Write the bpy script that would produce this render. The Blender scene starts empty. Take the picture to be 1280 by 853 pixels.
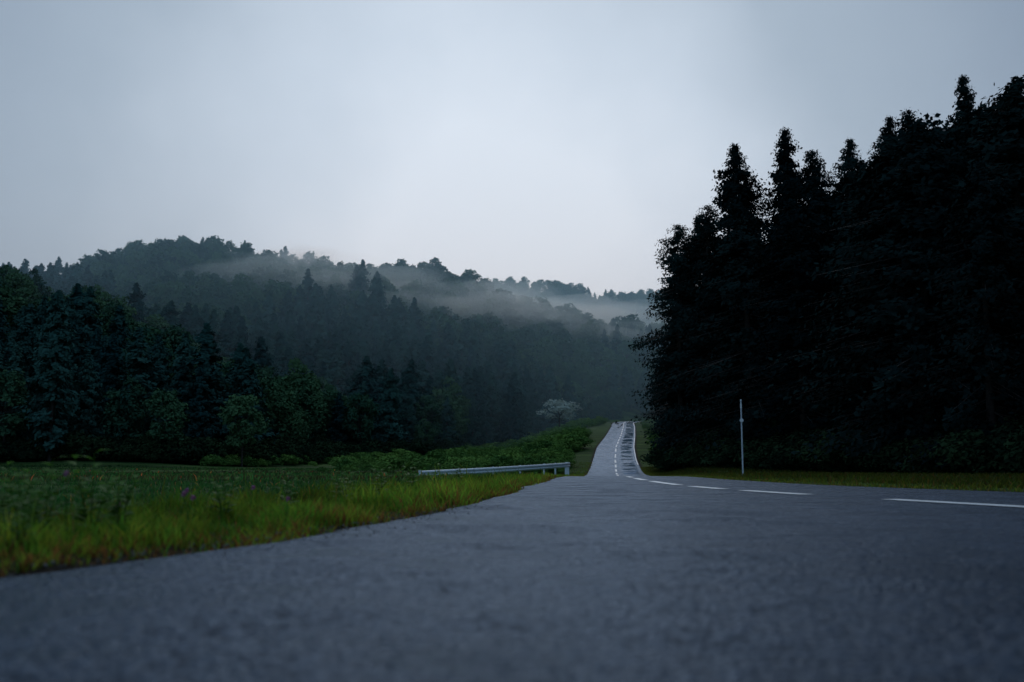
import bpy, math, random
import numpy as np
from mathutils import noise as mn, Vector
random.seed(3); rng=np.random.default_rng(7)
scene=bpy.context.scene
scene.view_settings.view_transform='Standard'
scene.view_settings.look='None'
scene.view_settings.exposure=0
H0=0.33
# ---------------------------------------------------------------- helpers
def sstep(t):
    t=np.clip(t,0,1); return t*t*(3-2*t)
def new_obj(name,verts,faces,mat=None,smooth=False,link=True):
    me=bpy.data.meshes.new(name)
    verts=np.asarray(verts,dtype=np.float32)
    me.from_pydata(verts.tolist(),[],[tuple(int(i) for i in f) for f in faces])
    me.update()
    if smooth: me.polygons.foreach_set('use_smooth',[True]*len(me.polygons))
    ob=bpy.data.objects.new(name,me)
    if mat: me.materials.append(mat)
    if link: scene.collection.objects.link(ob)
    return ob
def fast_mesh(name,verts,loops,sizes,mats,matidx=None,colors=None):
    me=bpy.data.meshes.new(name)
    verts=np.asarray(verts,dtype=np.float32)
    me.vertices.add(len(verts)); me.vertices.foreach_set('co',verts.ravel())
    loops=np.asarray(loops,dtype=np.int32); sizes=np.asarray(sizes,dtype=np.int32)
    me.loops.add(len(loops)); me.loops.foreach_set('vertex_index',loops)
    me.polygons.add(len(sizes))
    st=np.concatenate([[0],np.cumsum(sizes)[:-1]]).astype(np.int32)
    me.polygons.foreach_set('loop_start',st)
    if matidx is not None: me.polygons.foreach_set('material_index',np.asarray(matidx,dtype=np.int32))
    for m in mats: me.materials.append(m)
    if colors is not None:
        a=me.color_attributes.new('Col','FLOAT_COLOR','POINT')
        c=np.ones((len(verts),4),dtype=np.float32); c[:,:3]=colors
        a.data.foreach_set('color',c.ravel())
    me.update(calc_edges=True); me.validate()
    return me
def smooth_tab(pts,sig):
    ys=np.arange(-400,1600,1.0)
    p=np.array(pts,float); v=np.interp(ys,p[:,0],p[:,1])
    k=np.arange(-15,16); w=np.exp(-k*k/(2*sig*sig)); w/=w.sum()
    vv=np.convolve(np.pad(v,15,mode='edge'),w,mode='valid')
    return lambda y: np.interp(y,ys,vv)
rx=smooth_tab([(-400,40),(-60,9),(0,5.6),(8.4,4.2),(10.3,3.85),(12.4,3.6),(14.2,3.3),(17,3.2),(19.6,3.25),(24,3.5),(31.5,4.0),(51,5.7),(70,7.6),(109,11.3),(136,14.0),(158,16.4),(202,22.0),(250,27.9),(280,31.2),(300,36.5),(320,46),(350,61),(400,90),(500,160),(1600,1210)],2.8)
rz=smooth_tab([(-400,0),(48,0),(62,-.10),(85,-.28),(104,-.15),(118,.45),(136,1.6),(158,3.8),(202,7.1),(250,11.0),(280,13.3),(298,14.6),(312,15.0),(330,14.6),(400,11),(1600,11)],4.0)
Lw=smooth_tab([(-400,3.4),(-20,8.0),(0,8.4),(3.3,6.82),(4.3,6.28),(7.6,5.05),(14.6,3.35),(25,2.85),(40,3.0),(1600,3.0)],1.0)
Rw=smooth_tab([(-400,3.2),(10,4.4),(14,4.0),(21,3.15),(34,2.9),(1600,3.0)],1.5)
footR=smooth_tab([(-400,60),(-100,46),(0,38),(30,33),(50,27),(75,20.5),(90,18.5),(105,17.5),(125,21.5),(158,26.5),(202,31.5),(280,42),(320,58),(400,102),(1600,1225)],4.0)
uA=[-1.3,-.6,-.52,-.46,-.394,-.314,-.233,-.153,-.03,.1]; tA=[.24,.235,.218,.195,.165,.128,.098,.075,.05,.0]
uB=[-1.3,-.52,-.46,-.43,-.33,-.25,-.193,-.13,-.09,-.03,.05,.14,.3]; tB=[.19,.20,.207,.220,.233,.226,.216,.212,.206,.190,.166,.152,.15]
uC=[-.5,-.2,-.09,-.02,.05,.14,.3,1]; tC=[.12,.165,.190,.199,.191,.187,.18,.17]
footLu=[-1.3,-.5,-.3,-.09,.05,.12]; footLy=[120,132,142,200,290,360]
def nz(x,y,s,seed=0.):
    return np.array([mn.noise(Vector((a*s+seed,b*s-seed,seed*.37))) for a,b in zip(np.ravel(x),np.ravel(y))]).reshape(np.shape(x))
def terrain(x,y,detail=True):
    x=np.asarray(x,float); y=np.asarray(y,float)
    s=x-rx(y); dl=-s-Lw(y); dr=s-Rw(y)
    yy=np.maximum(y,1.0); u=np.clip(x/np.maximum(yy,20),-1.3,.9)
    fl=np.interp(y,[-100,0,12,50,100,150,200,290,400,1200],[-.3,-.5,-.55,-.55,0.0,.9,2.6,7.,16.,24.])
    for yd in (27.,44.,71.,104.):
        fl=fl+.22*np.exp(-((y-yd+.06*x)/.8)**2)*(dl>1.5)
    zA=(np.interp(u,uA,tA)*230-14)*np.clip((y-138)/92,0,1)**1.1*np.where(y>230,1-.3*np.clip((y-230)/150,0,1.5),1)
    fb=np.interp(u,[-.3,0,.1],[220,275,350])
    zB=(np.interp(u,uB,tB)*450-12)*np.clip((y-fb)/(450-fb),0,1)**.95*np.where(y>450,1-.25*np.clip((y-450)/150,0,1.5),1)
    zC=(np.interp(u,uC,tC)*800-14)*np.clip((y-560)/240,0,1)*np.where(y>800,1-.2*np.clip((y-800)/300,0,1.5),1)
    hill=np.maximum(np.maximum(zA,zB),zC)
    left=np.maximum(fl,hill)
    w=1.6+np.maximum(0,y-60)*.14
    t=sstep((dl-1.3)/w)
    roadz=rz(y)
    zl=roadz*(1-t)+left*t
    base=np.interp(y,[-100,60,110,160,300,400],[0,0,.8,3.5,13,15])
    t2=sstep((dr-1.0)/(3+np.maximum(0,y-60)*.03))
    d=np.clip(x-footR(y),0,None)
    hr=np.where(d<55,.50*d,27.5+.25*(d-55)); hr=np.minimum(hr,48)
    hr=hr*np.interp(y,[-300,0,400,520],[.6,1,1,0])
    zr=roadz*(1-t2)+base*t2+hr
    zr=np.where(y>520,np.maximum(zr,zC),zr)
    z=np.where(dl>0,zl,np.where(dr>0,zr,roadz))
    return z
# ---------------------------------------------------------------- materials
def mat_base(name):
    m=bpy.data.materials.new(name); m.use_nodes=True
    nt=m.node_tree; b=nt.nodes['Principled BSDF']; return m,nt,b
def N(nt,t,**kw):
    n=nt.nodes.new(t)
    for k,v in kw.items(): setattr(n,k,v)
    return n
def math_n(nt,op,a,b=None,clamp=False):
    n=nt.nodes.new('ShaderNodeMath'); n.operation=op; n.use_clamp=clamp
    for i,v in enumerate((a,b)):
        if v is None: continue
        if isinstance(v,(int,float)): n.inputs[i].default_value=v
        else: nt.links.new(v,n.inputs[i])
    return n.outputs[0]
def maprange(nt,v,a,b,c=0,d=1,smooth=False):
    n=nt.nodes.new('ShaderNodeMapRange'); n.clamp=True
    if smooth: n.interpolation_type='SMOOTHSTEP'
    nt.links.new(v,n.inputs[0])
    for i,q in enumerate((a,b,c,d)): n.inputs[i+1].default_value=q
    return n.outputs[0]
def noise_n(nt,vec,scale,detail=4,rough=.55):
    n=nt.nodes.new('ShaderNodeTexNoise'); n.inputs['Scale'].default_value=scale
    n.inputs['Detail'].default_value=detail; n.inputs['Roughness'].default_value=rough
    if vec is not None: nt.links.new(vec,n.inputs['Vector'])
    return n.outputs['Fac']
def ramp(nt,v,stops):
    n=nt.nodes.new('ShaderNodeValToRGB'); nt.links.new(v,n.inputs[0])
    e=n.color_ramp.elements
    while len(e)<len(stops): e.new(.5)
    for el,(p,c) in zip(e,stops):
        el.position=p; el.color=(*c,1)
    return n.outputs[0]
def mixc(nt,f,a,b,mode='MIX'):
    n=nt.nodes.new('ShaderNodeMix'); n.data_type='RGBA'; n.blend_type=mode
    def put(i,v):
        if isinstance(v,(int,float)): n.inputs[i].default_value=v
        elif isinstance(v,tuple): n.inputs[i].default_value=(*v,1)
        else: nt.links.new(v,n.inputs[i])
    put(0,f); put(6,a); put(7,b)
    return n.outputs[2]
def foliage(name,dark,light,spec=.08):
    m,nt,b=mat_base(name)
    nt.nodes.remove(b); b=N(nt,'ShaderNodeBsdfDiffuse')
    nt.links.new(b.outputs[0],nt.nodes['Material Output'].inputs[0])
    oi=N(nt,'ShaderNodeObjectInfo'); tc=N(nt,'ShaderNodeTexCoord')
    nf=noise_n(nt,tc.outputs['Object'],.5,1)
    f=math_n(nt,'ADD',math_n(nt,'MULTIPLY',oi.outputs['Random'],.7),math_n(nt,'MULTIPLY',nf,.8))
    f=maprange(nt,f,.35,1.15)
    c=ramp(nt,f,[(0,dark),(1,light)])
    nt.links.new(c,b.inputs['Color'])
    return m
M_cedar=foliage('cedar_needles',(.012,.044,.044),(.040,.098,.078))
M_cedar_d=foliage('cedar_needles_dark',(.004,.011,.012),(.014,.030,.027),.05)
M_leaf=foliage('broadleaf_leaves',(.016,.056,.042),(.070,.140,.060))
M_shrub=foliage('shrub_leaves',(.05,.12,.03),(.16,.28,.06))
M_shrub_d=foliage('dark_shrub_leaves',(.010,.022,.013),(.03,.055,.024),.05)
M_blossom=foliage('pale_blossom',(.30,.36,.30),(.6,.64,.56))
def bark(name,c):
    m,nt,b=mat_base(name); tc=N(nt,'ShaderNodeTexCoord')
    c2=ramp(nt,noise_n(nt,tc.outputs['Object'],3,3),[(.3,tuple(k*.5 for k in c)),(.7,c)])
    nt.links.new(c2,b.inputs['Base Color']); b.inputs['Roughness'].default_value=.9; return m
M_bark=bark('bark',(.05,.04,.032))
# asphalt: dark chippings under a thin blue-tinted water film
M_road,nt,b=mat_base('wet_asphalt'); nt.nodes.remove(b)
geo=N(nt,'ShaderNodeNewGeometry'); P=geo.outputs['Position']
big=noise_n(nt,P,.5,4,.55)
mp=N(nt,'ShaderNodeMapping'); mp.inputs['Scale'].default_value=(1.1,1.1,1); nt.links.new(P,mp.inputs[0])
streak=noise_n(nt,mp.outputs[0],.9,7,.68)
coarse=noise_n(nt,P,24,3,.7)
vor=N(nt,'ShaderNodeTexVoronoi'); vor.inputs['Scale'].default_value=60; nt.links.new(P,vor.inputs['Vector'])
col=ramp(nt,big,[(.3,(.010,.015,.025)),(.7,(.022,.030,.045))])
col=mixc(nt,.9,col,ramp(nt,coarse,[(.38,(.2,.2,.22)),(.62,(1.9,1.9,1.9))]),'MULTIPLY')
at=N(nt,'ShaderNodeAttribute'); at.attribute_name='Col'
sep=N(nt,'ShaderNodeSeparateColor'); nt.links.new(at.outputs['Color'],sep.inputs[0])
pud=math_n(nt,'MULTIPLY',sep.outputs[0],maprange(nt,noise_n(nt,P,.30,5,.65),.42,.52,0,1,True))
wet=math_n(nt,'ADD',math_n(nt,'MULTIPLY',maprange(nt,streak,.40,.60,0,1,True),.6),math_n(nt,'MULTIPLY',maprange(nt,coarse,.38,.60,0,1,True),.4))
r=maprange(nt,wet,0,1,.42,.12)
r2=math_n(nt,'MULTIPLY',r,math_n(nt,'SUBTRACT',1.0,math_n(nt,'MULTIPLY',pud,.8)))
bp=N(nt,'ShaderNodeBump'); bp.inputs['Distance'].default_value=.016
hh=math_n(nt,'ADD',math_n(nt,'MULTIPLY',vor.outputs['Distance'],.4),math_n(nt,'MULTIPLY',coarse,1.5))
nt.links.new(hh,bp.inputs['Height'])
nt.links.new(math_n(nt,'SUBTRACT',.9,math_n(nt,'MULTIPLY',pud,.88)),bp.inputs['Strength'])
df=N(nt,'ShaderNodeBsdfDiffuse'); nt.links.new(col,df.inputs['Color']); nt.links.new(bp.outputs[0],df.inputs['Normal'])
gl_=N(nt,'ShaderNodeBsdfGlossy'); gl_.inputs['Color'].default_value=(.60,.75,.96,1)
nt.links.new(r2,gl_.inputs['Roughness']); nt.links.new(bp.outputs[0],gl_.inputs['Normal'])
fr=N(nt,'ShaderNodeFresnel'); fr.inputs['IOR'].default_value=1.25; nt.links.new(bp.outputs[0],fr.inputs['Normal'])
wf_=math_n(nt,'ADD',maprange(nt,wet,0,1,.16,1.0),math_n(nt,'MULTIPLY',pud,.6))
fac=math_n(nt,'MULTIPLY',fr.outputs[0],wf_,True)
ms=N(nt,'ShaderNodeMixShader'); nt.links.new(fac,ms.inputs[0]); nt.links.new(df.outputs[0],ms.inputs[1]); nt.links.new(gl_.outputs[0],ms.inputs[2])
nt.links.new(ms.outputs[0],nt.nodes['Material Output'].inputs[0])
M_paint,nt,b=mat_base('road_paint')
geo=N(nt,'ShaderNodeNewGeometry')
c=ramp(nt,noise_n(nt,geo.outputs['Position'],14,5,.7),[(.30,(.25,.27,.30)),(.42,(.80,.82,.84))])
nt.links.new(c,b.inputs['Base Color']); b.inputs['Roughness'].default_value=.45
# ground
M_ground,nt,b=mat_base('grassy_ground')
geo=N(nt,'ShaderNodeNewGeometry'); P=geo.outputs['Position']
mpg=N(nt,'ShaderNodeMapping'); mpg.inputs['Scale'].default_value=(.12,1,1); nt.links.new(P,mpg.inputs[0])
rows=noise_n(nt,mpg.outputs[0],.35,4,.6)
c=ramp(nt,rows,[(.32,(.022,.045,.018)),(.5,(.042,.085,.022)),(.68,(.085,.145,.035))])
c=mixc(nt,.6,c,ramp(nt,noise_n(nt,P,6,5,.7),[(.3,(.35,.35,.35)),(.7,(1.4,1.4,1.3))]),'MULTIPLY')
at=N(nt,'ShaderNodeAttribute'); at.attribute_name='Col'
sep=N(nt,'ShaderNodeSeparateColor'); nt.links.new(at.outputs['Color'],sep.inputs[0])
c=mixc(nt,sep.outputs[0],c,(.022,.017,.012))
nt.links.new(c,b.inputs['Base Color']); b.inputs['Roughness'].default_value=.9; b.inputs['Specular IOR Level'].default_value=.05
bp=N(nt,'ShaderNodeBump'); bp.inputs['Distance'].default_value=.15; nt.links.new(noise_n(nt,P,5,5,.7),bp.inputs['Height']); nt.links.new(bp.outputs[0],b.inputs['Normal'])
M_grass,nt,b=mat_base('grass_blades')
at=N(nt,'ShaderNodeAttribute'); at.attribute_name='Col'
nt.links.new(at.outputs['Color'],b.inputs['Base Color']); b.inputs['Roughness'].default_value=.6; b.inputs['Specular IOR Level'].default_value=.08
tr=N(nt,'ShaderNodeBsdfTranslucent'); nt.links.new(at.outputs['Color'],tr.inputs[0])
ms=N(nt,'ShaderNodeMixShader'); ms.inputs[0].default_value=.45
out=nt.nodes['Material Output']; nt.links.new(b.outputs[0],ms.inputs[1]); nt.links.new(tr.outputs[0],ms.inputs[2]); nt.links.new(ms.outputs[0],out.inputs[0])
def plain(name,c,rough=.5,metal=0,n=8):
    m,nt,b=mat_base(name); tc=N(nt,'ShaderNodeTexCoord')
    c2=ramp(nt,noise_n(nt,tc.outputs['Object'],n,5,.7),[(.3,tuple(k*.75 for k in c)),(.6,c)])
    nt.links.new(c2,b.inputs['Base Color']); b.inputs['Roughness'].default_value=rough; b.inputs['Metallic'].default_value=metal; return m
M_rail=plain('white_rail_paint',(.82,.88,.92),.35)
M_post=plain('galvanised_post',(.55,.58,.62),.45)
M_refl=plain('reflector_white',(.8,.8,.8),.2)
M_pink=plain('clover_petals',(.65,.25,.50),.6,0,200)
# ---------------------------------------------------------------- ground sheet
e=[0,.12,.3,.5,.75,1.05]
while e[-1]<1100: e.append(e[-1]+max(.4,min(60,(e[-1])*.045+.2)))
e=np.array(e)
ys=[-350.]
while ys[-1]<1400:
    y=ys[-1]; ys.append(y+(max(.5,abs(y)*.05) if y<0 else (.5 if y<20 else max(.5,y*.018))))
ys=np.array(ys)
X=[]
for y in ys:
    L=float(Lw(y));R=float(Rw(y));c=float(rx(y))
    X.append(np.concatenate([c-L-e[::-1],[c-L+.3,c,c+R-.3],c+R+e]))
X=np.array(X); Y=np.repeat(ys[:,None],X.shape[1],1)
Z=terrain(X,Y)
S=X-rx(Y); dl=-S-Lw(Y); dr=S-Rw(Y)
dist=np.maximum(dl,dr)
bump=nz(X,Y,.35)*.08*np.clip(dist-.2,0,1)+nz(X,Y,.02,5.)*np.clip((dist-30)/80,0,1)*7
bump=bump*np.where((dl>0)&(Y<125),.5,1)
Z=Z+np.where(dist>0,bump,0)
edge=(np.abs(dist)<.01)
Z=np.where(dist<-.01,Z-.10,Z); Z=np.where(edge,Z-.02,Z)
nr,nc=X.shape
idx=np.arange(nr*nc).reshape(nr,nc)
q=np.stack([idx[:-1,:-1],idx[:-1,1:],idx[1:,1:],idx[1:,:-1]],-1).reshape(-1,4)
soil=np.clip(1-(dist-.15)/.3,0,1).reshape(-1,1)
me=fast_mesh('ground',np.stack([X,Y,Z],-1).reshape(-1,3),q.ravel(),[4]*len(q),[M_ground],colors=np.repeat(soil,3,1))
me.polygons.foreach_set('use_smooth',[True]*len(me.polygons))
ground=bpy.data.objects.new('ground',me); scene.collection.objects.link(ground)
from mathutils.bvhtree import BVHTree
bvh=BVHTree.FromPolygons([v.co.copy() for v in me.vertices],[tuple(p.vertices) for p in me.polygons])
def gz(x,y):
    h=bvh.ray_cast(Vector((x,y,400)),Vector((0,0,-1)))
    return h[0].z if h[0] is not None else 0.
# ---------------------------------------------------------------- road
ry=np.concatenate([np.arange(-60,60,.2),np.arange(60,460,2.)])
NC=26
RX=[];RZ=[];RC=[]
for y in ry:
    L=float(Lw(y));R=float(Rw(y));c=float(rx(y))
    jl=(mn.noise(Vector((y*1.7,3,0)))*.10+mn.noise(Vector((y*.5,9,0)))*.12+mn.noise(Vector((y*5,9,0)))*.05)*(1 if y<60 else .3)
    jr=mn.noise(Vector((y*1.1,7,0)))*.08
    s=np.linspace(-L-.12+jl,R+.12+jr,NC)
    rut=-.010*(np.exp(-((s-.9)/.35)**2)+np.exp(-((s-2.3)/.35)**2)+np.exp(-((s+.9)/.35)**2)+np.exp(-((s+2.3)/.35)**2))
    z=float(rz(y))+.02-.003*np.abs(s)+rut
    z[0]-=.05; z[-1]-=.05
    RX.append(c+s);RZ.append(z)
    f=np.clip((s-.5)/.4,0,1)*np.clip((2.7-s)/.3,0,1)*np.interp(y,[60,115],[.0,1])+.3*np.clip((-.5-s)/.4,0,1)*np.interp(y,[90,150],[0,1])
    RC.append(f)
RX=np.array(RX);RZ=np.array(RZ);RY=np.repeat(ry[:,None],NC,1);RC=np.array(RC)
idx=np.arange(RX.size).reshape(RX.shape)
q=np.stack([idx[:-1,:-1],idx[:-1,1:],idx[1:,1:],idx[1:,:-1]],-1).reshape(-1,4)
cc=np.repeat(RC.reshape(-1,1),3,1)
me=fast_mesh('road',np.stack([RX,RY,RZ],-1).reshape(-1,3),q.ravel(),[4]*len(q),[M_road],colors=cc)
me.polygons.foreach_set('use_smooth',[True]*len(me.polygons))
road=bpy.data.objects.new('road',me); scene.collection.objects.link(road)
V=[];F=[]
def dash(y0,y1,off=0.,w=.19):
    n=max(2,int((y1-y0)/.5)+1); yy=np.linspace(y0,y1,n); st=len(V)
    for y in yy:
        tx=(float(rx(y+.3))-float(rx(y-.3)))/.6; l=math.hypot(1,tx)
        cx=float(rx(y))+off; z=float(rz(y))+.027-.003*abs(off)
        nx,ny=1/l,-tx/l
        V.append((cx-nx*w/2,y-ny*w/2,z)); V.append((cx+nx*w/2,y+ny*w/2,z))
    for i in range(n-1):
        a=st+2*i; F.append((a,a+1,a+3,a+2))
for a,bb in [(-9,-4),(-1,3.5),(6.3,10.4),(12.4,14.8),(15.9,18.4),(20,26.5),(29,35)]: dash(a,bb,0,.21)
y=39.
while y<310: dash(y,y+6,0,.2); y+=10
new_obj('road_centre_line',V,F,M_paint)
V=[];F=[]
dash(125,330,2.82,.10)
new_obj('road_edge_line',V,F,M_paint)
# ---------------------------------------------------------------- tree generators
def leaf_quads(centers,normals,size):
    n=len(centers)
    a=rng.normal(size=(n,3)); nn=normals/np.maximum(np.linalg.norm(normals,axis=1,keepdims=True),1e-6)
    t=np.cross(nn,a); t/=np.maximum(np.linalg.norm(t,axis=1,keepdims=True),1e-6)
    bt=np.cross(nn,t)
    s=size[:,None]
    v=np.stack([centers-t*s,centers-bt*s*.55,centers+t*s,centers+bt*s*.55],1)
    return v.reshape(-1,3)
def cone(p0,p1,r0,r1,k=5):
    p0=np.array(p0,float);p1=np.array(p1,float); d=p1-p0; d/=np.linalg.norm(d)+1e-9
    a=np.cross(d,[.3,.8,.5]); a/=np.linalg.norm(a); b_=np.cross(d,a)
    an=np.arange(k)*2*np.pi/k
    ring=np.cos(an)[:,None]*a+np.sin(an)[:,None]*b_
    v=np.concatenate([p0+ring*r0,p1+ring*r1])
    f=[(i,(i+1)%k,k+(i+1)%k,k+i) for i in range(k)]
    return v,f
def assemble(name,wood,leafv,mleaf):
    vs=[];lp=[];off=0;nw=0
    for v,f in wood:
        vs.append(v); lp.extend([j+off for q_ in f for j in q_]); nw+=len(f); off+=len(v)
    nlq=len(leafv)//4
    vs.append(leafv); lp=np.concatenate([np.array(lp,int),np.arange(nlq*4)+off])
    me=fast_mesh(name,np.concatenate(vs),lp,[4]*(nw+nlq),[M_bark,mleaf],[0]*nw+[1]*nlq)
    return me
def cedar(name,H,R,nb,mleaf,base=.10,fpc=7,leaf=.30,gap=0.,pw=.8,spread=1.,tw=True,rag=1.):
    wood=[cone((0,0,-1),(0,0,H*.5),R*.08,R*.045,7),cone((0,0,H*.5),(0,0,H*.97),R*.045,.03,6)]
    C=[];Nn=[];ph=rng.uniform(0,6,6)
    for k in range(nb):
        t=(k+rng.random())/nb; t=t**.9
        z=H*(base+(1-base)*t)
        a=rng.uniform(0,2*np.pi)
        prof=(1-t)**pw*min(1,.6+t*2.6)*1.12
        lump=1+rag*(.18*np.sin(3*a+ph[0]+t*11)+.16*np.sin(t*37+ph[1])+.12*np.sin(5*a+ph[2]-t*23)+.14*np.sin(2*a+t*17+ph[4]))
        if gap and np.sin(t*29+ph[3]+2*a)>1-gap: continue
        r=R*prof*lump*rng.uniform(.66,1.16)+.12
        dz=-.22*r
        tip=np.array([r*np.cos(a),r*np.sin(a),z+dz*.6+.25])
        p0=np.array([0,0,z+.25*r])
        if r>1 and tw: wood.append(cone(p0,tip,.05,.012,3))
        for qv in np.arange(.3,1.01,.17 if r>1.2 else .3):
            c=p0*(1-qv)+tip*qv; c[2]-=.25*r*qv*(1-qv)
            m=fpc; sp=(.24+.14*qv)*(.45+.5*min(1,r/2))*spread
            pts=c+np.clip(rng.normal(size=(m,3)),-1.6,1.6)*sp*np.array([1,1,.75]); C.append(pts)
            nd=np.array([np.cos(a),np.sin(a),.7]); Nn.append(nd+rng.normal(size=(m,3))*.5)
    m=24; C.append(np.array([0,0,H*.965])+rng.normal(size=(m,3))*np.array([.08,.08,H*.018])); Nn.append(rng.normal(size=(m,3)))
    C=np.concatenate(C);Nn=np.concatenate(Nn)
    sz=rng.uniform(.6,1.25,len(C))*leaf*np.clip(.55+(H-C[:,2])/(.25*H),.5,1)
    return assemble(name,wood,leaf_quads(C,Nn,sz),mleaf)
def broad(name,H,R,ncl,mleaf,fpc=150,leaf=.26,trunk=True,cs=1.):
    wood=[]; C=[];Nn=[]
    if trunk: wood.append(cone((0,0,-1),(0,0,H*.5),.17*R/3.5,.11*R/3.5,6))
    for k in range(ncl):
        a=rng.uniform(0,2*np.pi); ct=rng.uniform(-.75,1); rr=R*.76*np.sqrt(max(0,1-ct*ct))*rng.uniform(.5,1.12)
        z=H*.56+ct*H*.36*rng.uniform(.75,1.1); c=np.array([rr*np.cos(a),rr*np.sin(a),z])
        if trunk and k%2==0: wood.append(cone((0,0,H*rng.uniform(.25,.5)),c,.07,.02,4))
        cr=R*rng.uniform(.20,.36)*cs
        d=rng.normal(size=(fpc,3)); d/=np.linalg.norm(d,axis=1,keepdims=True); d[:,2]=np.where(d[:,2]<-.4,-d[:,2],d[:,2])
        C.append(c+d*cr*rng.uniform(.55,1.25,(fpc,1))*np.array([1,1,.85])); Nn.append(d+rng.normal(size=(fpc,3))*.5+np.array([0,0,.3]))
    C=np.concatenate(C);Nn=np.concatenate(Nn)
    return assemble(name,wood,leaf_quads(C,Nn,rng.uniform(.6,1.3,len(C))*leaf),mleaf)
def proto_coll(name,meshes):
    co=bpy.data.collections.new(name)
    for i,m in enumerate(meshes):
        o=bpy.data.objects.new(m.name,m); co.objects.link(o)
    return co
def scatter(name,pts,rots,scales,inds,coll):
    me=bpy.data.meshes.new(name); n=len(pts)
    me.vertices.add(n); me.vertices.foreach_set('co',np.asarray(pts,dtype=np.float32).ravel())
    a=me.attributes.new('rotv','FLOAT_VECTOR','POINT'); r=np.zeros((n,3),dtype=np.float32); r[:,2]=rots
    r[:,0]=rng.normal(size=n)*.03; r[:,1]=rng.normal(size=n)*.03; a.data.foreach_set('vector',r.ravel())
    a=me.attributes.new('sclv','FLOAT_VECTOR','POINT'); a.data.foreach_set('vector',np.asarray(scales,dtype=np.float32).ravel())
    a=me.attributes.new('pick','INT','POINT'); a.data.foreach_set('value',np.asarray(inds,dtype=np.int32))
    ob=bpy.data.objects.new(name,me); scene.collection.objects.link(ob)
    ng=bpy.data.node_groups.new(name+'_nodes','GeometryNodeTree')
    ng.interface.new_socket('Geometry',in_out='INPUT',socket_type='NodeSocketGeometry')
    ng.interface.new_socket('Geometry',in_out='OUTPUT',socket_type='NodeSocketGeometry')
    gi=ng.nodes.new('NodeGroupInput'); go=ng.nodes.new('NodeGroupOutput')
    ci=ng.nodes.new('GeometryNodeCollectionInfo'); ci.inputs['Collection'].default_value=coll
    ci.inputs['Separate Children'].default_value=True; ci.inputs['Reset Children'].default_value=True
    ip=ng.nodes.new('GeometryNodeInstanceOnPoints'); ip.inputs['Pick Instance'].default_value=True
    def na(nm,ty):
        x=ng.nodes.new('GeometryNodeInputNamedAttribute'); x.data_type=ty; x.inputs['Name'].default_value=nm
        return next(o for o in x.outputs if o.enabled and o.name=='Attribute')
    L=ng.links.new
    L(gi.outputs[0],ip.inputs['Points']); L(ci.outputs[0],ip.inputs['Instance'])
    L(na('pick','INT'),ip.inputs['Instance Index']); L(na('rotv','FLOAT_VECTOR'),ip.inputs['Rotation']); L(na('sclv','FLOAT_VECTOR'),ip.inputs['Scale'])
    L(ip.outputs[0],go.inputs[0])
    md=ob.modifiers.new('instances','NODES'); md.node_group=ng
    return ob
cl=[cedar('cedar_%d'%i,20,3.3+.3*i,180,M_cedar,leaf=.36,fpc=6) for i in range(3)]
bl=[broad('tree_%d'%i,13,4.2,42,M_leaf,leaf=.32,fpc=75) for i in range(3)]
coll_left=proto_coll('hill_forest_trees',cl+bl)
cf=[cedar('far_cedar_%d'%i,20,3.6+.3*i,110,M_cedar,leaf=.62,fpc=3,tw=False) for i in range(2)]
bf=[broad('far_tree_%d'%i,13,4.4,34,M_leaf,leaf=.52,fpc=28) for i in range(2)]
coll_far=proto_coll('ridge_forest_trees',cf+bf)
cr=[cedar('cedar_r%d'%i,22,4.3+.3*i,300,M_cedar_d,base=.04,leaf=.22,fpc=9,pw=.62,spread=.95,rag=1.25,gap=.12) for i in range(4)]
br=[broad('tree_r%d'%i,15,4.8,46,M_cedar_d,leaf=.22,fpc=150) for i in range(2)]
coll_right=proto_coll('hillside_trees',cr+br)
sh=[broad('shrub_%d'%i,2.2,1.6,14,M_shrub,fpc=50,leaf=.15,trunk=False,cs=1.2) for i in range(3)]
coll_sh=proto_coll('shrubs',sh)
shd=[broad('shrub_d%d'%i,2.6,1.8,14,M_shrub_d,fpc=80,leaf=.15,trunk=False,cs=1.2) for i in range(3)]
coll_shd=proto_coll('dark_shrubs',shd)
# left forest
near=[[],[],[],[]]; far=[[],[],[],[]]
y=118.
while y<880:
    sp=5.3 if y<300 else (6.2 if y<500 else 8.)
    x0=-.9*y-15 if y<300 else -.68*y; x1=.30*y
    x=x0
    while x<x1:
        px=x+random.uniform(-.5,.5)*sp; py=y+random.uniform(-.5,.5)*sp; x+=sp
        u=px/py
        fo=np.interp(u,footLu,footLy)
        if py<fo+random.uniform(-3,5): continue
        s=px-float(rx(py))
        if py<420 and s>-14-(.05*py): continue
        if 420<=py<520 and u>.2: continue
        if 480<py<600: continue
        g=mn.noise(Vector((px*.013,py*.013,1.7)))+.45*mn.noise(Vector((px*.06,py*.06,4)))
        lowness=np.interp(py,[130,300,360,460],[.22,.24,.06,-.10]) if u>-.3 else np.interp(py,[130,200,300,450],[.10,.08,-.06,-.12])
        ced=(g+lowness)>0.02
        front=np.interp(py-fo,[0,25],[.8,1.0])
        T=near if py<300 else far; nk=3 if py<300 else 2
        if ced:
            sc=random.uniform(.7,1.15)*front if py<420 else random.uniform(.45,.8)
            T[3].append(random.randint(0,nk-1)); T[2].append((sc*random.uniform(1,1.3),)*2+(sc,))
        else:
            sc=random.uniform(.6,1.15); T[3].append(nk+random.randint(0,nk-1)); T[2].append((sc*random.uniform(.9,1.25),)*2+(sc*random.uniform(.95,1.2),))
        T[0].append((px,py,gz(px,py)-.3)); T[1].append(random.uniform(0,6.28))
    y+=sp
scatter('forest_hillside',*near,coll_left); scatter('forest_ridge',*far,coll_far); nL=(len(near[0]),len(far[0]))
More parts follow.
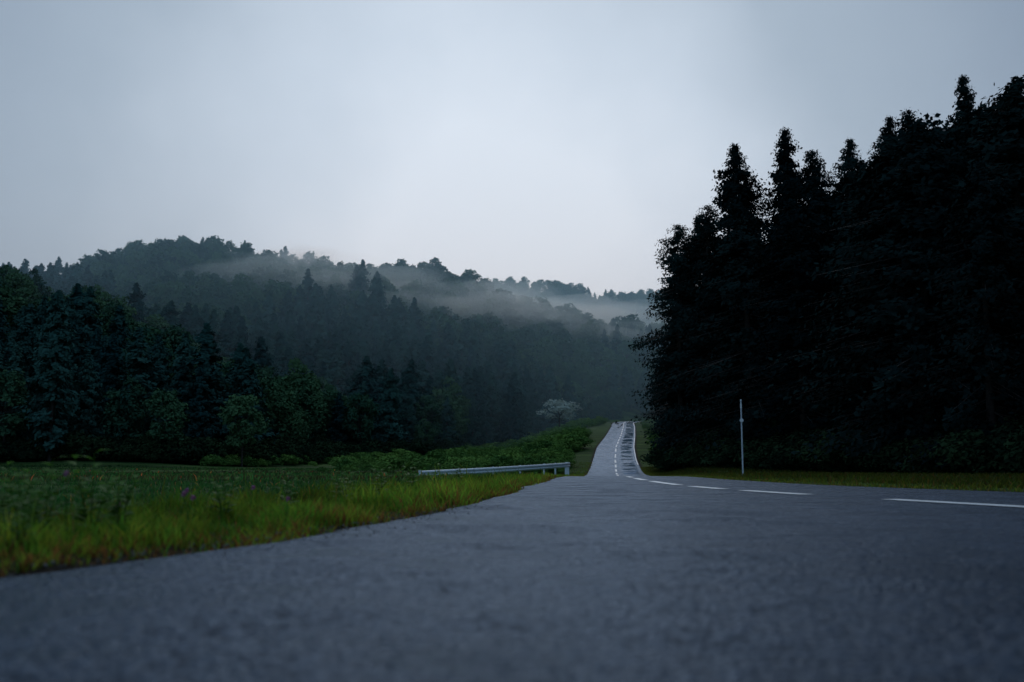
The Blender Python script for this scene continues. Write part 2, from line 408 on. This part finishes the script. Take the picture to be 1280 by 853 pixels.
# right forest
pts=[];rots=[];scs=[];ind=[]
y=-20.
while y<380:
    sp=5.0 if y<150 else 8
    x=float(footR(y))+.5
    xe=x+ (85 if y<150 else 25)
    while x<xe:
        px=x+random.uniform(-.4,.4)*sp; py=y+random.uniform(-.5,.5)*sp; x+=sp
        d=px-float(footR(py))
        if d<1.0: continue
        if 99<py<112 and d<2.5: continue
        g=mn.noise(Vector((px*.05,py*.05,8)))
        if g>-.02 or d<9:
            sc=random.uniform(.72,1.02); ind.append(random.randint(0,3)); scs.append((sc*random.uniform(1.1,1.45),)*2+(sc,))
        else:
            sc=random.uniform(1.1,1.5); ind.append(4+random.randint(0,1)); scs.append((sc*1.1,)*2+(sc,))
        pts.append((px,py,gz(px,py)-.4)); rots.append(random.uniform(0,6.28))
    y+=sp
scatter('forest_slope',pts,rots,scs,ind,coll_right); nR=len(pts)
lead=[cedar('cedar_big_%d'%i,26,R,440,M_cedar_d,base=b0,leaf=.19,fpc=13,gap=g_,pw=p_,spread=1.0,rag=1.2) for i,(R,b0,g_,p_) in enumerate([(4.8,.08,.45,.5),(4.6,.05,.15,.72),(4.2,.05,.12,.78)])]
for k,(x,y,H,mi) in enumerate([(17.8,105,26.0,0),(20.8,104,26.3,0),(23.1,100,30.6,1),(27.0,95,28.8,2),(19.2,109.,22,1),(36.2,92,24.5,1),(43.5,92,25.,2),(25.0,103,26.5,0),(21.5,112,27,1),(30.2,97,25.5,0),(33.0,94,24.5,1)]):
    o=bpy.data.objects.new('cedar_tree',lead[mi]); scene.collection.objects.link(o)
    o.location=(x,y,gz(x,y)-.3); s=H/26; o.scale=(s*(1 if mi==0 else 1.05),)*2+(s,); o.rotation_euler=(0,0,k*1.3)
pb=broad('flowering_tree',9,4.2,26,M_blossom,fpc=60,leaf=.28)
o=bpy.data.objects.new('flowering_tree',pb); scene.collection.objects.link(o)
o.location=(12.3,258,gz(12.3,258)+1.5); o.scale=(1.3,1.1,.85)
for k,(x,y,s,m) in enumerate([(-60,130,1.1,cl[0]),(-53,138,.9,bl[0]),(-47,135,.8,bl[1]),(-38,141,.85,bl[2]),(-66,130,.95,bl[1])]):
    nm='cedar_tree' if m in cl else 'broadleaf_tree'
    o=bpy.data.objects.new(nm,m); scene.collection.objects.link(o); o.location=(x,y,gz(x,y)-.3); o.scale=(s,)*3; o.rotation_euler=(0,0,k*2.1)
# shrubs
pts=[];rots=[];scs=[];ind=[]
def addshrub(x,y,s):
    pts.append((x,y,gz(x,y)-.35*s)); rots.append(random.uniform(0,6.28)); scs.append((s*random.uniform(.9,1.5),s*random.uniform(.9,1.5),s)); ind.append(random.randint(0,2))
for i in range(2000):
    y=random.uniform(85,330); s=-(3.0+3+abs(random.gauss(0,1))*(4+(y-60)*.12))
    x=float(rx(y))+s
    if mn.noise(Vector((x*.08,y*.05,3)))<-.10: continue
    addshrub(x,y,random.uniform(.2,.9)**1.3*(1 if y<150 else 1.4))
for i in range(300):
    u=random.uniform(-.3,.08); y=float(np.interp(u,footLu,footLy))-random.uniform(0,9); addshrub(u*y,y,random.uniform(.3,.9))
for i in range(200):
    y=random.uniform(112,300); x=float(rx(y))+3+random.uniform(2,6); addshrub(x,y,random.uniform(.15,.4))
scatter('shrub_thicket',pts,rots,scs,ind,coll_sh)
pts=[];rots=[];scs=[];ind=[]
for i in range(700):
    y=random.uniform(-10,125); x=float(footR(y))+random.uniform(-2.2,5); addshrub(x,y,random.uniform(.4,1.1))
for i in range(600):
    u=random.uniform(-.8,-.05); y=float(np.interp(u,footLu,footLy))+random.uniform(-5,9); addshrub(u*y,y,random.uniform(.6,1.6))
scatter('undergrowth',pts,rots,scs,ind,coll_shd)
# ---------------------------------------------------------------- grass
def blades(name,px,py,h,w,cols,zoff=0):
    n=len(px); pz=np.array([gz(a,b_) for a,b_ in zip(px,py)])-.01
    ang=rng.uniform(0,2*np.pi,n); lean=rng.uniform(.1,.9,n)*h; la=rng.uniform(0,2*np.pi,n)
    dx=np.cos(ang)*w/2; dy=np.sin(ang)*w/2; lx=np.cos(la)*lean; ly=np.sin(la)*lean
    v=np.zeros((n,5,3))
    v[:,0]=np.stack([px-dx,py-dy,pz],-1); v[:,1]=np.stack([px+dx,py+dy,pz],-1)
    mx=px+lx*.35; my=py+ly*.35
    v[:,2]=np.stack([mx+dx*.8,my+dy*.8,pz+h*.6],-1); v[:,3]=np.stack([mx-dx*.8,my-dy*.8,pz+h*.6],-1)
    v[:,4]=np.stack([px+lx,py+ly,pz+h*.97],-1)
    b0=np.arange(n)*5
    lp=np.stack([b0,b0+1,b0+2,b0+3,b0+3,b0+2,b0+4],-1).ravel(); sz=np.tile([4,3],n)
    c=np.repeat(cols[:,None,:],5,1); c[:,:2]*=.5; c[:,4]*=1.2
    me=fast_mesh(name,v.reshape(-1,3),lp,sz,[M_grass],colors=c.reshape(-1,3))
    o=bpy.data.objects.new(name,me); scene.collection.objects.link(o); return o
def gcol(n,dry,base=(.165,.27,.025)):
    c=np.array(base)[None]*rng.uniform(.6,1.4,(n,1)); c[:,0]*=rng.uniform(.6,1.3,n)
    k=rng.random(n)<dry
    c[k]=np.array([.30,.16,.04])*rng.uniform(.5,1.4,(k.sum(),1)); return c
PX=[];PY=[];HH=[];WW=[];CC=[]
for y0,y1,dens,wf in [(1,8,2600,1),(8,16,1200,1.3),(16,35,350,2),(35,75,100,3.2),(75,130,25,5)]:
    wid=2.0 if y0<30 else 2.6
    n=int((y1-y0)*wid*dens); y=rng.uniform(y0,y1,n); q_=rng.random(n)**1.4*wid
    clump=nz(q_*1.0,y,2.1,2.); c2=nz(q_*1.0,y,5.,12.)
    keep=rng.random(n)<np.clip(.55+1.4*clump+1.0*c2+q_*.7,.10,1)
    y=y[keep];q_=q_[keep];clump=clump[keep];c2=c2[keep];n=len(y)
    wob=nz(y*0,y,.9,4.)*.18+nz(y*0,y,4,4.)*.09
    x=rx(y)-Lw(y)-q_+.10+wob
    h=(.028+.045*np.clip(q_/.5,0,1)+.085*np.clip(clump-.02,0,1)*2.2+.05*np.clip(c2,0,1))*rng.uniform(.5,1.3,n)
    tall=rng.random(n)<.015; h[tall]*=1.9
    h=h*np.interp(y,[0,6,14,40,50,80],[.9,1.0,1.35,1.3,.8,1.0])
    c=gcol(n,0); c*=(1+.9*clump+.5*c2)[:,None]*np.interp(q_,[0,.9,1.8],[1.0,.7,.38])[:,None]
    c[:,0]*=1+.4*c2
    dry=rng.random(n)<(.55*np.exp(-(q_/.24)**2)+.05)
    c[dry]=np.array([.28,.13,.035])*rng.uniform(.4,1.3,(dry.sum(),1))
    PX.append(x);PY.append(y);HH.append(h);WW.append(rng.uniform(.005,.010,n)*wf);CC.append(c)
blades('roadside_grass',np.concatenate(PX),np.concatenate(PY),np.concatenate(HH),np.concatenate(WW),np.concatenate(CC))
PX=[];PY=[];HH=[];WW=[];CC=[]
for y0,y1,dens,wf in [(8,25,120,2.2),(25,60,60,3.5),(60,120,22,6)]:
    n=int((y1-y0)*10*dens); y=rng.uniform(y0,y1,n); m=(footR(y)-rx(y)-Rw(y)); q_=rng.random(n)**1.5*m
    x=rx(y)+Rw(y)+q_-.05
    h=(.05+.12*np.clip(q_/2,0,1))*rng.uniform(.5,1.4,n)
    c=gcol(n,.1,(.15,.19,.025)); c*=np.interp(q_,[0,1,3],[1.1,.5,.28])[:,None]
    PX.append(x);PY.append(y);HH.append(h);WW.append(rng.uniform(.006,.012,n)*wf);CC.append(c)
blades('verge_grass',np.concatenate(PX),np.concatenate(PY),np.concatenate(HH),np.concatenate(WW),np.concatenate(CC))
n=80000; y=5+rng.random(n)**1.3*121
q_=2.2+rng.random(n)**1.2*75*np.clip(y/60,.2,1.2)
x=rx(y)-Lw(y)-q_
yd=np.min(np.abs(np.stack([y+.06*x-k for k in (27.,44.,71.,104.)])),0)
dike=yd<1.0
h=np.where(dike,.22,.11)*rng.uniform(.6,1.3,n)*np.interp(y,[0,60,120],[.8,1.0,1.4])
ter=y+.06*x
c=gcol(n,.02,(.036,.105,.024))
c=np.where(((ter>27)&(ter<44))[:,None],c*np.array([1.5,.65,.9]),c)
c=np.where(((ter>71)&(ter<104))[:,None],c*np.array([1.3,.55,.8]),c)
c=c*(1+.6*nz(x,y*3,.05,9.))[:,None]*np.where(dike,2.1,1.)[:,None]
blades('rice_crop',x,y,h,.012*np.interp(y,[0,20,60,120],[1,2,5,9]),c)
def weed(x,y,H,flower=False,seed=0):
    r=np.random.default_rng(seed); z0=gz(x,y); vs=[];lp=[];sz=[];mi=[];off=0
    def add(v,f,m):
        nonlocal off
        vs.append(v)
        for q_ in f: lp.extend([j+off for j in q_]); sz.append(len(q_)); mi.append(m)
        off+=len(v)
    for s in range(4 if not flower else 1):
        a=r.uniform(0,6.28); tip=np.array([np.cos(a)*H*.2,np.sin(a)*H*.2,H*r.uniform(.65,1)]); p=np.zeros(3); mid=tip*.5+np.array([0,0,H*.05])
        add(*cone(p,mid,.0035,.0028,5),0); add(*cone(mid,tip,.0028,.0015,5),0)
        nlv=12 if not flower else 4
        for k in range(nlv):
            t=(k+1)/nlv; c=tip*t; an=k*2.4+a; L=H*(.32 if not flower else .14)*(1.1-.5*t); up=.45
            d=np.array([np.cos(an),np.sin(an),up]); sd=np.array([-np.sin(an),np.cos(an),0])*L*.26
            v=np.array([c,c+d*L*.4+sd,c+d*L*.45+[0,0,.01*L],c+d*L*.4-sd,c+d*L+np.array([0,0,-.25*L])])
            add(v,[(0,1,2),(0,2,3),(1,4,2),(2,4,3)],0)
        if flower:
            for k in range(90):
                d=r.normal(size=3); d/=np.linalg.norm(d); d[2]*=.9; pr=np.cross(d,[.2,.5,.9]); pr/=np.linalg.norm(pr)
                o=tip+d*.004; add(np.array([o-pr*.0025,o+pr*.0025,o+d*.016]),[(0,1,2)],1)
    cols=np.tile(np.array([.08,.19,.03]),(off,1))*r.uniform(.7,1.3,(off,1))
    nm='clover_flower' if flower else 'weed_plant'
    me=fast_mesh(nm,np.concatenate(vs),lp,sz,[M_grass,M_pink],mi,cols)
    o=bpy.data.objects.new(nm,me); scene.collection.objects.link(o); o.location=(x,y,z0)
for i,(x,y,H) in enumerate([(-1.98,4.75,.42),(-2.15,4.5,.33),(-2.3,4.45,.30),(-1.95,5.0,.36),(-2.5,4.9,.36),(-1.8,6.3,.34),(-1.45,8.6,.34),(-1.3,10,.36),(-1.65,7.4,.32),(-1.2,12,.42),(-2.6,5.3,.38),(-2.05,4.2,.24),(-1.9,3.9,.2),(-1.1,14,.42),(-.9,17,.42),(-1.5,9.3,.33),(-2.25,4.85,.40),(-2.05,5.2,.32)]): weed(x,y,H,False,i)
for i,(x,y,H) in enumerate([(-2.05,4.65,.33),(-1.95,5.9,.27),(-1.65,5.2,.24),(-1.72,5.3,.20),(-1.72,6.6,.25),(-1.3,5.8,.17),(-1.95,5.05,.24)]): weed(x,y,H,True,50+i)
gv=[];gl=[];off=0
for i in range(380):
    y=random.uniform(2.5,9); x=float(rx(y)-Lw(y))+abs(random.gauss(0,.25))+.02; s=random.uniform(.003,.009); z=.02-.003*float(Lw(y))+.004
    vv=np.array([[1,0,0],[-1,0,0],[0,1,0],[0,-1,0],[0,0,.8],[0,0,-.8]])*s*rng.uniform(.6,1.3,(6,1))+[x,y,z]
    gv.append(vv)
    for f in [(0,2,4),(2,1,4),(1,3,4),(3,0,4),(2,0,5),(1,2,5),(3,1,5),(0,3,5)]: gl.extend([j+off for j in f])
    off+=6
me=fast_mesh('gravel',np.concatenate(gv),gl,[3]*(len(gl)//3),[plain('gravel_stone',(.10,.10,.10),.7)])
o=bpy.data.objects.new('gravel',me); scene.collection.objects.link(o)
# ---------------------------------------------------------------- guard rail
emp=bpy.data.objects.new('guard_rail',None); scene.collection.objects.link(emp)
ctrl=[(-4.7,52,.26),(-1.,58,.46),(2.2,66,.68),(4.0,73.,.82),(4.6,80,.88)]
P=np.array(ctrl); tt=np.linspace(0,len(P)-1,33); path=np.stack([np.interp(tt,range(len(P)),P[:,k]) for k in range(3)],-1)
prof=[(0,.17),(.03,.15),(.06,.10),(.06,.07),(.0,.02),(0,-.02),(.06,-.07),(.06,-.10),(.03,-.15),(0,-.17)]
V=[];F=[]
for i,p in enumerate(path):
    t=path[min(i+1,32)]-path[max(i-1,0)]; nrm=np.array([t[1],-t[0]]); nrm/=np.linalg.norm(nrm)
    for o_,z_ in prof: V.append((p[0]+nrm[0]*o_,p[1]+nrm[1]*o_,p[2]-.17+z_))
k=len(prof)
for i in range(32):
    for j in range(k-1): F.append((i*k+j,i*k+j+1,(i+1)*k+j+1,(i+1)*k+j))
o=new_obj('beam',V,F,M_rail); o.modifiers.new('t','SOLIDIFY').thickness=.006; o.parent=emp
for i in range(0,33,4):
    p=path[i]; t=path[min(i+1,32)]-path[max(i-1,0)]; nrm=np.array([t[1],-t[0]]); nrm/=np.linalg.norm(nrm)
    x,y=p[0]-nrm[0]*.10,p[1]-nrm[1]*.10
    v,f=cone((x,y,min(gz(x,y)-.3,p[2]-.7)),(x,y,p[2]+.03),.06,.06,12); v=list(map(tuple,v)); f=f+[tuple(range(12,24))]
    o=new_obj('post_%d'%i,v,f,M_rail); o.parent=emp
    v,f=cone((x,y,p[2]-.17),(x+nrm[0]*.10,y+nrm[1]*.10,p[2]-.17),.035,.035,8)
    o=new_obj('bracket_%d'%i,v,f,M_post); o.parent=emp
# ---------------------------------------------------------------- snow pole
emp=bpy.data.objects.new('snow_pole',None); scene.collection.objects.link(emp)
x,y=10.35,45.; z0=gz(x,y)
def part(nm,p0,p1,r0,r1,m,k=14):
    v,f=cone(p0,p1,r0,r1,k); f=f+[tuple(range(k,2*k)),tuple(range(k-1,-1,-1))]
    o=new_obj(nm,v,f,m,False); o.parent=emp
part('pole',(x,y,z0-.3),(x,y,z0+3.45),.038,.032,M_post)
part('cap',(x,y,z0+3.45),(x,y,z0+3.50),.04,.025,M_refl)
part('reflector_plate',(x,y-.045,z0+2.55),(x,y-.06,z0+2.55),.075,.075,M_refl,20)
part('reflector_back',(x,y-.033,z0+2.55),(x,y-.044,z0+2.55),.09,.09,M_post,20)
part('clamp',(x,y,z0+2.48),(x,y,z0+2.62),.05,.05,M_post)
part('band',(x,y,z0+3.1),(x,y,z0+3.3),.0375,.0375,M_refl)
part('base_collar',(x,y,z0-.1),(x,y,z0+.12),.07,.055,M_post)
# ---------------------------------------------------------------- haze and mist
def volmat(name,dens,g,col):
    mm=bpy.data.materials.new(name); mm.use_nodes=True; nt=mm.node_tree
    for n_ in list(nt.nodes):
        if n_.type=='BSDF_PRINCIPLED': nt.nodes.remove(n_)
    vs_=N(nt,'ShaderNodeVolumeScatter'); vs_.inputs['Color'].default_value=(*col,1); vs_.inputs['Anisotropy'].default_value=g; vs_.inputs['Density'].default_value=dens
    nt.links.new(vs_.outputs[0],nt.nodes['Material Output'].inputs['Volume']); return mm,nt,vs_
def volbox(name,x0,x1,y0,y1,z0,z1,mat):
    V=[(x0,y0,z0),(x1,y0,z0),(x1,y1,z0),(x0,y1,z0),(x0,y0,z1),(x1,y0,z1),(x1,y1,z1),(x0,y1,z1)]
    F=[(0,3,2,1),(4,5,6,7),(0,1,5,4),(1,2,6,5),(2,3,7,6),(3,0,4,7)]
    return new_obj(name,V,F,mat)
mm,_,_=volmat('haze',.0010,.6,(.48,.80,1))
volbox('haze',-900,700,190,1150,-5,118,mm)
import bmesh
bm=bmesh.new(); bmesh.ops.create_icosphere(bm,subdivisions=3,radius=1)
sv=np.array([q_.co[:] for q_ in bm.verts]); sf=[[w_.index for w_ in q_.verts] for q_ in bm.faces]; bm.free()
mm,_,_=volmat('mist',.0085,.74,(.72,.90,1))
emp=bpy.data.objects.new('mist',None); scene.collection.objects.link(emp)
rr=random.Random(21)
banks=[(-62,405,60,50,30,9),(-30,420,66,52,30,11),(8,425,60,50,30,9),(-48,440,74,45,40,8),(-8,450,74,55,40,9),(40,445,60,42,30,8),(-15,400,55,30,20,7),(20,560,88,60,40,9),(60,600,92,60,40,9)]
for i in range(14):
    bx=rr.uniform(-110,15); by=rr.uniform(365,440); bx*=by/430; bz=float(terrain(bx,by))+rr.uniform(8,17)
    a=rr.uniform(14,32); banks.append((bx,by,bz,a,a*.6,a*rr.uniform(.18,.30)))
for i,(bx,by,bz,ax,ay,az) in enumerate(banks):
    n3=np.array([mn.noise(Vector(p)*1.5+Vector((i*3.1,0,0))) for p in sv])
    v=sv*(1+.7*n3)[:,None]*np.array([ax,ay,az])+np.array([bx,by,bz])
    o=new_obj('bank_%d'%i,v,sf,mm,True); o.parent=emp
# ---------------------------------------------------------------- world
w=bpy.data.worlds.new('World'); scene.world=w; w.use_nodes=True; nt=w.node_tree
bg=nt.nodes['Background']; bg.inputs['Strength'].default_value=.1
sky=N(nt,'ShaderNodeTexSky'); sky.sky_type='NISHITA'; sky.sun_disc=False
sky.sun_elevation=math.radians(38); sky.sun_rotation=math.radians(0)
tc=N(nt,'ShaderNodeTexCoord')
vm=N(nt,'ShaderNodeVectorMath',operation='DOT_PRODUCT'); nt.links.new(tc.outputs['Generated'],vm.inputs[0])
d=Vector((-.04,.96,.19)).normalized(); vm.inputs[1].default_value=d
om=math_n(nt,'SUBTRACT',1.0,vm.outputs['Value'])
cn=noise_n(nt,tc.outputs['Generated'],2.6,5,.5)
om2=math_n(nt,'ADD',om,math_n(nt,'MULTIPLY',math_n(nt,'SUBTRACT',cn,.5),.11))
cr_=ramp(nt,om2,[(0,(.70,.79,.90)),(.03,(.56,.655,.77)),(.08,(.355,.44,.54)),(.17,(.21,.275,.37)),(.5,(.185,.29,.42)),(1.,(.165,.275,.425))])
ten=N(nt,'ShaderNodeVectorMath',operation='SCALE'); nt.links.new(cr_,ten.inputs[0]); ten.inputs['Scale'].default_value=10.3
mx=mixc(nt,.97,sky.outputs[0],ten.outputs[0])
nt.links.new(mx,bg.inputs['Color'])
sl=bpy.data.lights.new('sun','SUN'); sl.energy=.5; sl.angle=math.radians(30); sl.color=(1,.98,.95)
so=bpy.data.objects.new('sun',sl); scene.collection.objects.link(so); so.location=(0,0,80)
so.rotation_euler=Vector((0,-math.cos(math.radians(38)),-math.sin(math.radians(38)))).to_track_quat('-Z','Y').to_euler()
# ---------------------------------------------------------------- camera
cam=bpy.data.cameras.new('camera'); co=bpy.data.objects.new('camera',cam); scene.collection.objects.link(co)
cam.lens=35; cam.sensor_width=36; cam.clip_end=6000; cam.clip_start=.05
co.location=(0,0,H0); co.rotation_euler=(math.radians(90+7.35),0,0)
cam.dof.use_dof=True; cam.dof.focus_distance=30; cam.dof.aperture_fstop=1.9
scene.camera=co
print('left trees',nL,'right',nR)
